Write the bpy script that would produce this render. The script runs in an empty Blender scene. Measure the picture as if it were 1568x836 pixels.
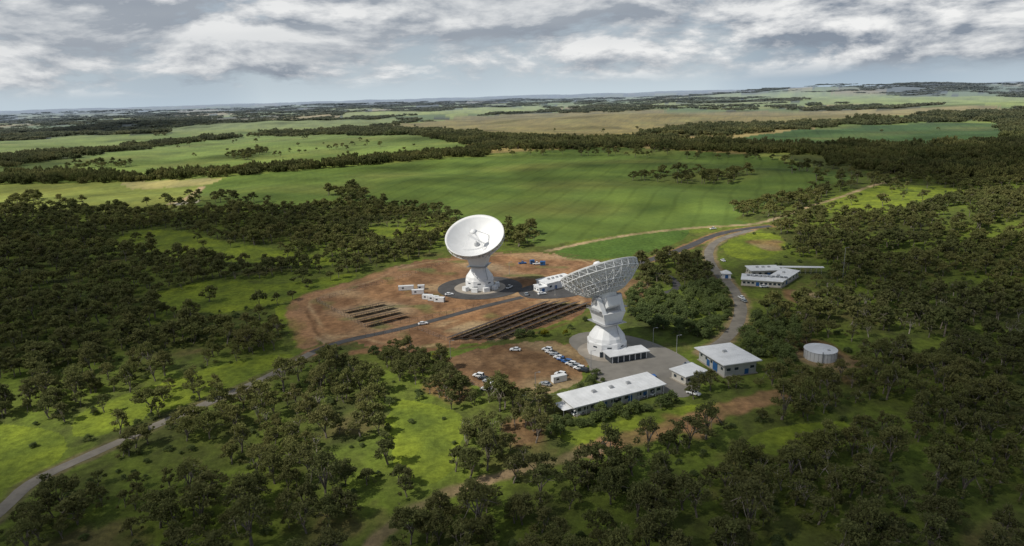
import bpy, math, random
import numpy as np
from mathutils import Vector, Matrix
random.seed(7); rng=np.random.default_rng(7)
scene=bpy.context.scene
# ------------------------------------------------------------------ camera
CAMP=np.array([0.,0.,112.]); FPX=1046.; CX,CY=784.,418.
pit=math.radians(14.63); rol=math.radians(1.68)
fw=np.array([0,math.cos(pit),-math.sin(pit)]); r0=np.array([1.,0,0]); u0=np.array([0,math.sin(pit),math.cos(pit)])
rt=r0*math.cos(rol)-u0*math.sin(rol); up=u0*math.cos(rol)+r0*math.sin(rol)
cam=bpy.data.cameras.new('camera'); co=bpy.data.objects.new('camera',cam); scene.collection.objects.link(co)
M=Matrix(((rt[0],up[0],-fw[0],0),(rt[1],up[1],-fw[1],0),(rt[2],up[2],-fw[2],112),(0,0,0,1)))
co.matrix_world=M; cam.sensor_width=36; cam.lens=36*FPX/1568; cam.clip_start=1; cam.clip_end=150000
scene.camera=co
scene.view_settings.view_transform='Standard'; scene.view_settings.look='None'; scene.view_settings.exposure=0
# ------------------------------------------------------------------ terrain
def sstep(a,b,x):
    t=np.clip((x-a)/(b-a),0,1); return t*t*(3-2*t)
def waves(x,y,L,seed,n=7):
    g=np.random.default_rng(seed); s=0
    for i in range(n):
        a=g.uniform(0,2*math.pi); l=L*g.uniform(.55,1.6); p=g.uniform(0,6.28)
        s=s+np.sin((x*math.cos(a)+y*math.sin(a))*2*math.pi/l+p)
    return s/math.sqrt(n)
def H(x,y):
    x=np.asarray(x,float); y=np.asarray(y,float)
    d=np.hypot(x-10,y-330); a=sstep(200,480,d)
    z=a*2.6*waves(x,y,300,11)
    z=z+a*17*np.exp(-((x-370)**2+(y-430)**2)/(2*140.**2))
    r=np.hypot(x,y)
    z=z+sstep(900,3500,r)*11*waves(x,y,1500,12)
    z=z+sstep(3500,12000,r)*30*waves(x,y,6000,13)
    z=z+70*np.exp(-((x-5600)**2/(2*1900.**2)+(y-8600)**2/(2*900.**2)))
    return z
TS=np.geomspace(90,60000,2600)
def G(u,v):
    d=fw*FPX+rt*(u-CX)+up*(CY-v); d=d/np.linalg.norm(d)
    P=CAMP[None]+TS[:,None]*d[None]
    e=P[:,2]-H(P[:,0],P[:,1])
    k=np.argmax(e<0)
    if k==0: k=len(TS)-1; return np.array([P[k,0],P[k,1]])
    t=TS[k-1]+(TS[k]-TS[k-1])*e[k-1]/(e[k-1]-e[k])
    p=CAMP+t*d; return p[:2]
def GP(l): return np.array([G(u,v) for u,v in l])
def inpoly(x,y,P):
    r=np.zeros(x.shape,bool); n=len(P); j=n-1
    for i in range(n):
        xi,yi=P[i]; xj,yj=P[j]
        if yi!=yj:
            c=((yi>y)!=(yj>y))&(x<(xj-xi)*(y-yi)/(yj-yi)+xi); r^=c
        j=i
    return r
def chaikin(P,k=2,closed=True):
    P=np.array(P,float)
    for _ in range(k):
        if closed:
            Q=np.roll(P,-1,0); a=.75*P+.25*Q; b=.25*P+.75*Q
            P=np.stack([a,b],1).reshape(-1,2)
        else:
            Q=P[1:]; R=P[:-1]; a=.75*R+.25*Q; b=.25*R+.75*Q
            P=np.vstack([P[:1],np.stack([a,b],1).reshape(-1,2),P[-1:]])
    return P
def dline(x,y,L):
    d=np.full(x.shape,1e9)
    for a,b in zip(L[:-1],L[1:]):
        ab=b-a; q=max(ab@ab,1e-6); t=np.clip(((x-a[0])*ab[0]+(y-a[1])*ab[1])/q,0,1)
        d=np.minimum(d,np.hypot(x-a[0]-t*ab[0],y-a[1]-t*ab[1]))
    return d
# ------------------------------------------------------------------ materials
def newmat(name):
    m=bpy.data.materials.new(name); m.use_nodes=True; nt=m.node_tree; nt.nodes.clear(); return m,nt
def N(nt,t,**k):
    n=nt.nodes.new(t)
    for a,b in k.items(): setattr(n,a,b)
    return n
def L(nt,a,b): nt.links.new(a,b)
def mixc(nt,fac,a,b,mode='MIX'):
    n=N(nt,'ShaderNodeMix',data_type='RGBA',blend_type=mode)
    for s,v in ((n.inputs[0],fac),(n.inputs[6],a),(n.inputs[7],b)):
        if isinstance(v,(int,float)): s.default_value=v
        elif isinstance(v,tuple): s.default_value=(*v,1)
        else: L(nt,v,s)
    return n.outputs[2]
def noise(nt,scale,detail=4,rough=.6,coord='pos'):
    g=N(nt,'ShaderNodeNewGeometry') if coord=='pos' else N(nt,'ShaderNodeTexCoord')
    n=N(nt,'ShaderNodeTexNoise'); n.inputs['Scale'].default_value=scale; n.inputs['Detail'].default_value=detail; n.inputs['Roughness'].default_value=rough
    L(nt,g.outputs['Position' if coord=='pos' else 'Object'],n.inputs['Vector']); return n.outputs['Fac']
def ramp(nt,f,a,b,c0=(0,0,0),c1=(1,1,1)):
    r=N(nt,'ShaderNodeValToRGB'); r.color_ramp.elements[0].position=a; r.color_ramp.elements[1].position=b
    r.color_ramp.elements[0].color=(*c0,1); r.color_ramp.elements[1].color=(*c1,1); L(nt,f,r.inputs[0]); return r.outputs[0]
def math_(nt,op,a,b=None,clamp=False):
    n=N(nt,'ShaderNodeMath',operation=op,use_clamp=clamp)
    for i,v in enumerate((a,b)):
        if v is None: continue
        if isinstance(v,(int,float)): n.inputs[i].default_value=v
        else: L(nt,v,n.inputs[i])
    return n.outputs[0]
def painted_haze(nt,col):  # aerial haze painted into the base colour by distance from origin
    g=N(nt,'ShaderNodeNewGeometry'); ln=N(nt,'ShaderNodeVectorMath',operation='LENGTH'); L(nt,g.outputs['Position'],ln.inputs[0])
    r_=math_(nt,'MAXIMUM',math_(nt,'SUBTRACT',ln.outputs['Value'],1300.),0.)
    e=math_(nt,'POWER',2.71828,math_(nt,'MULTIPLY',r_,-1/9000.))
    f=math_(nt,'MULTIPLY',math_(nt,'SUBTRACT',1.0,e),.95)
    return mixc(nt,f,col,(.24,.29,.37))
def pm(name,c,rough=.6,var=.12,scale=.6,metal=0,bump=0):
    m,nt=newmat(name); o=N(nt,'ShaderNodeOutputMaterial'); b=N(nt,'ShaderNodeBsdfPrincipled')
    f=noise(nt,scale,4,.65)
    lo=tuple(max(0,x*(1-var*1.6)) for x in c); hi=tuple(min(1,x*(1+var)) for x in c)
    L(nt,ramp(nt,f,.32,.68,lo,hi),b.inputs['Base Color'])
    b.inputs['Roughness'].default_value=rough; b.inputs['Metallic'].default_value=metal
    if bump:
        bm=N(nt,'ShaderNodeBump'); bm.inputs['Strength'].default_value=bump; L(nt,noise(nt,scale*6,4),bm.inputs['Height']); L(nt,bm.outputs[0],b.inputs['Normal'])
    L(nt,b.outputs[0],o.inputs[0]); return m
WHITE=pm('white_paint',(.72,.73,.74),.5,.05,.25)
DISHW=pm('dish_panel_white',(.7,.705,.71),.5,.04,.15)
SEAM=pm('panel_seam_grey',(.57,.58,.59),.6,.04,.5)
ROOFW=pm('white_roof_sheet',(.66,.67,.68),.55,.09,.2)
WALL=pm('wall_cladding_grey',(.42,.42,.41),.7,.08,.4)
CREAM=pm('wall_cream',(.5,.48,.43),.7,.08,.4)
GLASS=pm('window_glass_dark',(.03,.045,.06),.12,.2,1)
BLUE=pm('blue_paint',(.02,.1,.28),.5,.1,.5)
DARK=pm('dark_rubber',(.02,.02,.02),.8,.1,1)
STEEL=pm('galvanised_steel',(.4,.41,.42),.45,.1,1,.4)
ASPH=pm('asphalt',(.062,.06,.06),.9,.25,.15,bump=.1)
GRAV=pm('gravel_road',(.19,.17,.14),.95,.22,.12,bump=.1)
YARD=pm('yard_paving',(.21,.195,.17),.9,.2,.06)
CONC=pm('concrete',(.33,.29,.24),.85,.15,.12)
LINEW=pm('line_paint',(.7,.7,.68),.7,.1,1)
PANEL=pm('solar_panel_dark',(.045,.035,.032),.35,.3,.4)
PFRAME=pm('solar_frame',(.16,.12,.09),.6,.2,.5)
WOOD=pm('timber_post',(.13,.09,.06),.8,.2,1)
CARS=[pm('car_paint_white',(.75,.76,.77),.25,.03,1),pm('car_paint_silver',(.4,.42,.44),.25,.03,1,.5),pm('car_paint_blue',(.03,.12,.35),.25,.05,1),pm('car_paint_black',(.02,.022,.025),.25,.05,1),pm('car_paint_red',(.3,.03,.03),.25,.05,1)]
BARK=pm('eucalyptus_bark',(.2,.17,.14),.9,.35,1.2)
BARKP=pm('pale_bark',(.36,.32,.27),.9,.25,1.2)
def leafmat(name,dark,light,alt):
    m,nt=newmat(name); o=N(nt,'ShaderNodeOutputMaterial')
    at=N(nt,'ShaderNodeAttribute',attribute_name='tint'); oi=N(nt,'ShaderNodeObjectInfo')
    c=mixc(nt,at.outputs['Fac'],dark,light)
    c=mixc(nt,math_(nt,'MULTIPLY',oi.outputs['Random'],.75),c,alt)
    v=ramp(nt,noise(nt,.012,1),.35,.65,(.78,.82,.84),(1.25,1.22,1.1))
    c=mixc(nt,1.0,c,v,'MULTIPLY'); c=painted_haze(nt,c)
    d=N(nt,'ShaderNodeBsdfDiffuse'); t=N(nt,'ShaderNodeBsdfTranslucent'); L(nt,c,d.inputs[0]); L(nt,c,t.inputs[0])
    mx=N(nt,'ShaderNodeMixShader'); mx.inputs[0].default_value=.38; L(nt,d.outputs[0],mx.inputs[1]); L(nt,t.outputs[0],mx.inputs[2]); L(nt,mx.outputs[0],o.inputs[0]); return m
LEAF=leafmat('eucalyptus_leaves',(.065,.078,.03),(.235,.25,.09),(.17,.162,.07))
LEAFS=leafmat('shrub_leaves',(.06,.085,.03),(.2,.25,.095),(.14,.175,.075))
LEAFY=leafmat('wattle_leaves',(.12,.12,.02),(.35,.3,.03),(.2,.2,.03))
# ------------------------------------------------------------------ mesh helpers
class B:
    def __init__(s,name,loc=(0,0,0),rz=0):
        s.name=name; s.parts={}; s.loc=loc; s.rz=rz
    def p(s,part,mat):
        if part not in s.parts: s.parts[part]=([],[],mat)
        return s.parts[part]
    def add(s,part,mat,vs,fs):
        V,F,_=s.p(part,mat); o=len(V); V.extend([tuple(v) for v in vs]); F.extend([tuple(i+o for i in f) for f in fs])
    def box(s,part,mat,c,d,rz=0):
        x,y,z=[k/2 for k in d]; ca,sa=math.cos(rz),math.sin(rz); vs=[]
        for sz in(-z,z):
            for sx,sy in((-x,-y),(x,-y),(x,y),(-x,y)): vs.append((c[0]+sx*ca-sy*sa,c[1]+sx*sa+sy*ca,c[2]+sz))
        s.add(part,mat,vs,[(3,2,1,0),(4,5,6,7),(0,1,5,4),(1,2,6,5),(2,3,7,6),(3,0,4,7)])
    def hexa(s,part,mat,bot,top):
        n=len(bot); s.add(part,mat,list(bot)+list(top),[tuple(range(n))[::-1],tuple(range(n,2*n))]+[(i,(i+1)%n,n+(i+1)%n,n+i) for i in range(n)])
    def rev(s,part,mat,prof,n=24,c=(0,0),ph=0,cap=True):
        vs=[];fs=[]
        for r,z in prof:
            for i in range(n):
                a=ph+2*math.pi*i/n; vs.append((c[0]+r*math.cos(a),c[1]+r*math.sin(a),z))
        for k in range(len(prof)-1):
            for i in range(n): j=(i+1)%n; fs.append((k*n+i,k*n+j,(k+1)*n+j,(k+1)*n+i))
        if cap: fs.append(tuple(range(n))[::-1]); fs.append(tuple((len(prof)-1)*n+i for i in range(n)))
        s.add(part,mat,vs,fs)
    def bar(s,part,mat,a,b,w=.2,n=4):
        a=Vector(a);b=Vector(b); d=(b-a)
        if d.length<1e-4: return
        q=d.to_track_quat('Z','X'); vs=[]
        for e in(a,b):
            for i in range(n):
                t=2*math.pi*(i+.5)/n; vs.append(e+q@Vector((math.cos(t)*w*.7,math.sin(t)*w*.7,0)))
        s.add(part,mat,vs,[tuple(range(n))[::-1],tuple(range(n,2*n))]+[(i,(i+1)%n,n+(i+1)%n,n+i) for i in range(n)])
    def xf(s,part,Mx):
        V,F,m=s.parts[part]
        for i,v in enumerate(V): V[i]=tuple(Mx@Vector(v))
    def done(s,smooth=()):
        e=bpy.data.objects.new(s.name,None); e.empty_display_size=1; scene.collection.objects.link(e)
        e.location=s.loc; e.rotation_euler=(0,0,s.rz)
        for k,(V,F,m) in s.parts.items():
            me=bpy.data.meshes.new(k); me.from_pydata(V,[],F); me.materials.append(m)
            if k in smooth: me.polygons.foreach_set('use_smooth',[True]*len(me.polygons))
            o=bpy.data.objects.new(k,me); o.parent=e; scene.collection.objects.link(o)
        return e
def objmesh(name,V,F,mat):
    me=bpy.data.meshes.new(name); me.from_pydata([tuple(v) for v in V],[],F); me.materials.append(mat)
    o=bpy.data.objects.new(name,me); scene.collection.objects.link(o); return o
def ribbon(name,px,width,mat,off=.06,world=None,k=3):
    P=chaikin(GP(px) if world is None else world,k,False)
    seg=np.hypot(*(P[1:]-P[:-1]).T); s=np.r_[0,np.cumsum(seg)]; n=max(4,int(s[-1]/4)); t=np.linspace(0,s[-1],n)
    P=np.stack([np.interp(t,s,P[:,0]),np.interp(t,s,P[:,1])],1)
    T=np.gradient(P,axis=0); T/=np.linalg.norm(T,axis=1)[:,None]; Nn=np.stack([-T[:,1],T[:,0]],1)
    V=[];F=[]; K=4
    for i in range(n):
        for j in range(K+1):
            w=width*(j/K-.5)*(1+.05*math.sin(i*1.3)+.05*math.sin(i*.37)); q=P[i]+Nn[i]*w; V.append((q[0],q[1],float(H(q[0],q[1]))+off))
    for i in range(n-1):
        for j in range(K): a=i*(K+1)+j; F.append((a,a+1,a+K+2,a+K+1)[::-1])
    return objmesh(name,V,F,mat),P
def sheet(name,px,mat,off,k=1):
    P=chaikin(GP(px),k); return objmesh(name,[(a,b,off) for a,b in P],[tuple(range(len(P)))],mat)
# ------------------------------------------------------------------ layout (survey -> ground)
ROAD_MAIN=[(-40,815),(10,775),(45,738),(130,700),(270,637),(400,583),(478,540)]
ROAD_ASPH=[(478,540),(520,523),(600,507),(660,492),(745,468),(800,455)]
ROAD_NE=[(930,412),(985,402),(1050,380),(1095,358),(1150,349),(1180,346)]
ROAD_E=[(1150,352),(1100,366),(1082,385),(1092,412),(1120,438),(1135,462),(1133,492),(1110,522),(1080,540)]
ROAD_S=[(985,412),(1020,420),(1040,436),(1030,447),(1000,450)]
DIRT_N=[(840,384),(930,364),(1040,350),(1110,346),(1165,343),(1230,320),(1310,293),(1400,262)]
DIRT_W=[(470,528),(462,500),(448,475),(470,452),(540,436),(600,412)]
DIRT_SE=[(905,690),(960,673),(1040,652),(1100,630),(1190,605)]
DIRT_S=[(915,688),(820,716),(720,742),(640,775),(590,810),(560,850)]
DIRT_IN=[(545,540),(640,520),(760,470),(850,452)]
PAD=[(448,462),(500,440),(560,430),(600,408),(680,394),(760,387),(840,387),(905,396),(935,412),(880,420),(905,450),(912,470),(840,503),(700,532),(600,545),(560,528),(520,520),(500,527),(475,515),(468,492)]
PARK=[(668,556),(720,538),(785,523),(865,522),(900,548),(905,572),(850,606),(790,602),(730,588),(700,580)]
YARDP=[(862,520),(900,505),(975,515),(1035,538),(1065,560),(1075,590),(1052,612),(1015,602),(985,582),(935,590),(905,580),(900,550)]
GREEN_T=[(840,384),(930,366),(1040,351),(1060,353),(1040,372),(980,390),(920,397),(870,397)]
wl={k:chaikin(GP(v),2,False) for k,v in dict(a=ROAD_MAIN,b=ROAD_ASPH,c=ROAD_NE,d=ROAD_E,e=ROAD_S,f=DIRT_N,g=DIRT_W,h=DIRT_SE,i=DIRT_S,j=DIRT_IN,k=[(260,312),(285,306),(298,296),(310,285)]).items()}
FIELDS=[ # polygon, colour
 ([(310,285),(345,271),(560,252),(740,240),(900,226),(950,225),(1080,232),(1180,240),(1290,262),(1310,275),(1230,292),(1160,318),(1125,335),(1150,344),(1030,350),(930,361),(825,378),(780,355),(680,333),(560,308),(420,320),(296,316)],(.1,.148,.034)),
 ([(-80,284),(200,277),(345,271),(310,285),(290,318),(150,326),(-80,330)],(.2,.23,.06)),
 ([(180,279),(345,272),(325,281),(200,290)],(.32,.29,.13)),
 ([(40,258),(230,226),(400,207),(560,203),(690,212),(725,226),(640,237),(430,252),(300,263),(180,268)],(.15,.205,.05)),
 ([(590,195),(700,179),(850,172),(1000,169),(1250,170),(1370,177),(1180,190),(1080,193),(960,208),(880,213),(740,207)],(.2,.165,.06)),
 ([(860,166),(980,152),(1100,147),(1180,150),(1300,158),(1568,166),(1660,168),(1660,150),(1500,146),(1300,142),(1180,142),(1100,143),(960,148)],(.25,.31,.08)),
 ([(1110,213),(1250,197),(1420,188),(1535,190),(1535,215),(1400,221),(1200,222)],(.05,.095,.025)),
 ([(-80,222),(150,207),(240,211),(190,226),(-80,246)],(.16,.21,.05)),
 ([(150,203),(300,190),(480,182),(620,181),(560,194),(300,208)],(.18,.22,.06)),
 ([(520,176),(700,166),(830,159),(845,167),(700,177)],(.26,.31,.08)),
 ([(975,224),(1040,214),(1110,206),(1100,216),(1040,226)],(.28,.2,.1)),
 ([(-80,250),(60,247),(170,232),(60,262),(-80,268)],(.11,.15,.04)),
 ([(1180,236),(1300,262),(1400,262),(1320,240)],(.08,.1,.035)),
 ([(1250,170),(1560,166),(1660,172),(1420,176),(1370,177)],(.28,.23,.1)),
 ([(350,262),(560,246),(740,236),(900,228),(740,240),(560,252),(345,271)],(.15,.19,.045)),
]
FW=[(GP(p),c) for p,c in FIELDS]
MEAD=[[(150,380),(200,350),(280,352),(330,368),(400,378),(520,396),(500,410),(380,404),(250,392)],
 [(225,450),(330,425),(420,440),(545,415),(545,432),(440,462),(340,482),(230,475)],
 [(-60,650),(60,648),(120,685),(50,732),(-60,775)],
 [(200,600),(330,560),(430,540),(460,545),(400,575),(250,632),(120,680),(100,640)],
 [(540,346),(620,350),(690,344),(700,358),(600,368)],
 [(1290,292),(1400,280),(1480,292),(1540,298),(1420,318),(1340,328),(1230,325)],
 [(590,610),(660,615),(720,640),(690,740),(630,745),(600,700)],
 [(840,665),(920,650),(1060,615),(1110,618),(1100,630),(960,672),(900,688)],
 [(415,470),(445,465),(465,500),(470,530),(440,520)],
 [(1190,650),(1320,640),(1290,700),(1180,700),(1110,690)],
 [(1100,372),(1160,352),(1210,365),(1190,395),(1120,398)],
]
MW=[chaikin(GP(p),2) for p in MEAD]
padw=chaikin(GP(PAD),2); parkw=chaikin(GP(PARK),2); yardw=GP(YARDP); gtw=chaikin(GP(GREEN_T),1)
ANT1=G(929,537); ANT2=G(735,440)
def cellfield(x,y):
    a=.42; u=x*math.cos(a)+y*math.sin(a); v=-x*math.sin(a)+y*math.cos(a)
    u=u+90*waves(x,y,1300,21,4); v=v+90*waves(x,y,1100,22,4)
    j=np.floor(v/420.); off=(np.sin(j*12.9898)*43758.5453)%1*700; i=np.floor((u+off)/700.)
    fu=((u+off)/700.-i)*700; fv=(v/420.-j)*420; ed=np.minimum(np.minimum(fu,700-fu),np.minimum(fv,420-fv))
    h=(np.sin(i*127.1+j*311.7)*43758.5453)%1; h2=(np.sin(i*269.5+j*183.3)*43758.5453)%1
    return h,h2,ed
WT=.25
def terrain_color(x,y):
    n=len(x); r=np.hypot(x,y)
    a=waves(x,y,28,31,9); b=waves(x,y,9,32,9); c=waves(x,y,80,33,7)
    g=np.clip(.5+.22*a+.16*b+.25*c,0,1)[:,None]
    col=(1-g)*np.array([.07,.082,.028])+g*np.array([.13,.175,.032])
    br=np.clip(.9*(waves(x,y,40,34,9)+.4*b)-.8,0,1)[:,None]*.7; col=col*(1-br)+br*np.array([.13,.1,.055])
    fld=np.zeros(n)
    h,h2,ed=cellfield(x,y); far=r>1050
    pal=np.array([[.19,.25,.06],[.11,.155,.045],[.27,.31,.08],[.29,.23,.1],[.14,.19,.05],[.22,.25,.07]])
    fc=pal[(h2*5.99).astype(int)]*(1+.06*c[:,None]); wd=(h<WT)|(ed<12)
    fc[wd]=np.array([.045,.052,.022]); w=sstep(1000,1200,r)[:,None]; col=col*(1-w)+fc*w
    jx=x+b*.5*(1+r/500); jy=y+a*.5*(1+r/500)
    for P,cc in FW:
        m=inpoly(jx,jy,P)
        v=(1+.13*waves(x,y,170,41,7)+.05*b+.08*waves(x,y,60,44,6))[:,None]; yy=np.clip(waves(x,y,260,43,7)*.6,0,1)[:,None]
        col=np.where(m[:,None],(np.array(cc)*(1-.45*yy)+np.array([.18,.18,.055])*.45*yy)*v,col); fld[m]=1
    for k,P in enumerate(MW):
        m=inpoly(jx,jy,P)[:,None]; gg=np.clip(.5+.3*a+.15*b,0,1)[:,None]
        col=np.where(m,(1-gg)*np.array([.1,.135,.026])+gg*np.array([.2,.25,.032]),col)
    near=r<1100; idx=np.where(near)[0]; X=x[idx];Y=y[idx];AA=a[idx];BB=b[idx]
    C=col[idx]
    red=np.array([.28,.163,.1]); redd=np.array([.165,.092,.056]); tan=np.array([.36,.265,.18])
    t=np.clip(.5+.4*AA+.3*BB,0,1)[:,None]; t2=np.clip(waves(X,Y,55,36,8)*.8-.1,0,1)[:,None]
    dirt=(red*t+redd*(1-t))*(1-t2)+tan*t2
    def over(mask,c):
        mm=mask[:,None]; return C*(1-mm)+c*mm
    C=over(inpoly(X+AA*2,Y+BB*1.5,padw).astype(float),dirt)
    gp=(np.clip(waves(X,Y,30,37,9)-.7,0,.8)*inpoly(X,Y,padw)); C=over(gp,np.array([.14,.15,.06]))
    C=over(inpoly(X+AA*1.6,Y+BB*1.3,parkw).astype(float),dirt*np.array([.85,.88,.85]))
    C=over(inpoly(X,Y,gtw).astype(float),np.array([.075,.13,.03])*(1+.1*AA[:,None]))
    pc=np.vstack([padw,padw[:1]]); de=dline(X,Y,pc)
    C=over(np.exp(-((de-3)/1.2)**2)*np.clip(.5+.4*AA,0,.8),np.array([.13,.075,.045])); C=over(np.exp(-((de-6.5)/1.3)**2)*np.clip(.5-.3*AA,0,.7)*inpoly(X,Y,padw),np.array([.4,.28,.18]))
    for k,w,c in (('f',4.5,tan),('g',9,red),('h',9,red*1.02),('i',3.5,tan*.7),('j',5,redd*1.3),('d',9,np.array([.24,.18,.12])),('a',7.5,np.array([.14,.12,.07])),('c',10,red),('b',8,red*.95),('k',9,tan)):
        d=dline(X,Y,wl[k])+BB*.7; C=over((1-sstep(w/2-1,w/2+2.,d))*np.clip(.85+.2*AA,0,1),c*(1+.12*AA[:,None]))
    for (u,v,rr) in ((1180,375,13),(1230,462,9),(1262,545,15),(790,655,9),(690,590,12),(960,440,16),(1070,655,7),(1235,450,8)):
        q=G(u,v); d=np.hypot(X-q[0],(Y-q[1])*.6)+AA*3; C=over((1-sstep(rr*.6,rr,d))*.8,dirt)
    q=G(286,310); d=np.hypot((X-q[0])/16,(Y-q[1])/16); C=over(1-sstep(.8,1,d),np.array([.42,.38,.33]))
    col[idx]=C
    return col,fld
az=np.radians(np.r_[np.arange(-43,43,.08),np.arange(43,317,2.)])
th=np.radians(np.r_[np.arange(38,.18,-.085)])
rr=np.r_[1.,15,35,60,90,115,112/np.tan(th),45000,65000]; rr=np.unique(np.round(rr,3))
A,R=np.meshgrid(az,rr); X=(R*np.sin(A)).ravel(); Y=(R*np.cos(A)).ravel(); Z=H(X,Y)
nc=len(az); nr=len(rr)
me=bpy.data.meshes.new('ground'); nv=nc*nr
me.vertices.add(nv); me.vertices.foreach_set('co',np.stack([X,Y,Z],1).ravel())
i=np.arange(nr-1)[:,None]*nc; j=np.arange(nc)[None]; j2=(j+1)%nc
Q=np.stack([i+j,i+nc+j,i+nc+j2,i+j2],-1).reshape(-1,4)
me.loops.add(Q.size); me.loops.foreach_set('vertex_index',Q.ravel().astype(np.int32))
me.polygons.add(len(Q)); me.polygons.foreach_set('loop_start',np.arange(len(Q),dtype=np.int32)*4)
me.update(calc_edges=True); me.validate()
me.polygons.foreach_set('use_smooth',np.ones(len(me.polygons),bool))
col,fld=terrain_color(X,Y)
at=me.attributes.new('col','FLOAT_COLOR','POINT'); at.data.foreach_set('color',np.concatenate([np.clip(col,0,1),np.ones((nv,1))],1).ravel())
at=me.attributes.new('fld','FLOAT','POINT'); at.data.foreach_set('value',fld)
m,nt=newmat('ground_grass_and_soil'); o=N(nt,'ShaderNodeOutputMaterial'); b=N(nt,'ShaderNodeBsdfPrincipled'); b.inputs['Roughness'].default_value=1; b.inputs['Specular IOR Level'].default_value=.1
a1=N(nt,'ShaderNodeAttribute',attribute_name='col'); a2=N(nt,'ShaderNodeAttribute',attribute_name='fld')
v1=ramp(nt,noise(nt,.35,5,.7),.3,.7,(.58,.58,.56),(1.38,1.36,1.2)); c=mixc(nt,math_(nt,'SUBTRACT',1.0,math_(nt,'MULTIPLY',a2.outputs['Fac'],.7)),a1.outputs['Color'],v1,'MULTIPLY')
c2=mixc(nt,1.0,c,ramp(nt,noise(nt,.02,4,.6),.3,.7,(.8,.84,.88),(1.2,1.15,1.0)),'MULTIPLY')
mp=N(nt,'ShaderNodeMapping'); mp.inputs['Rotation'].default_value=(0,0,.35); g=N(nt,'ShaderNodeNewGeometry'); L(nt,g.outputs['Position'],mp.inputs[0])
wv=N(nt,'ShaderNodeTexWave'); wv.inputs['Scale'].default_value=.012; wv.inputs['Distortion'].default_value=2.5; wv.inputs['Detail Scale'].default_value=.4; L(nt,mp.outputs[0],wv.inputs[0])
wr=ramp(nt,wv.outputs['Fac'],.0,.12,(.86,.86,.86),(1,1,1)); c3=mixc(nt,a2.outputs['Fac'],c2,mixc(nt,1.0,c2,wr,'MULTIPLY'))
L(nt,painted_haze(nt,c3),b.inputs['Base Color'])
bm=N(nt,'ShaderNodeBump'); bm.inputs['Strength'].default_value=.5; bm.inputs['Distance'].default_value=.6; L(nt,noise(nt,.8,3),bm.inputs['Height']); L(nt,bm.outputs[0],b.inputs['Normal'])
L(nt,b.outputs[0],o.inputs[0]); me.materials.append(m)
go=bpy.data.objects.new('ground',me); scene.collection.objects.link(go)
# ------------------------------------------------------------------ roads & paving
ribbon('gravel_road',ROAD_MAIN,4.6,GRAV)
ribbon('asphalt_road',ROAD_ASPH,4.6,ASPH,.08)
ribbon('asphalt_road',ROAD_NE,7,ASPH,.07)
ribbon('gravel_road',ROAD_E,6,GRAV,.06)
ribbon('asphalt_road',ROAD_S,4.5,ASPH,.09)
sheet('paved_yard',YARDP,YARD,.05,2)
def ring(name,c,ra,rb,z,mat,n=72):
    V=[];F=[]
    for i in range(n):
        a=2*math.pi*i/n
        for r in (ra,rb): V.append((c[0]+r*math.cos(a),c[1]+r*math.sin(a),z))
    for i in range(n): j=(i+1)%n; F.append((2*i,2*i+1,2*j+1,2*j))
    return objmesh(name,V,F,mat)
ring('asphalt_ring_road',ANT2,15.5,25.5,.12,ASPH); ring('concrete_apron',ANT2,.5,15.5,.1,CONC)
ring('concrete_apron',ANT1,.5,13,.1,CONC)
sheet('asphalt_apron',[(790,442),(835,432),(885,440),(893,452),(850,458),(800,457)],ASPH,.06,2)
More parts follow.
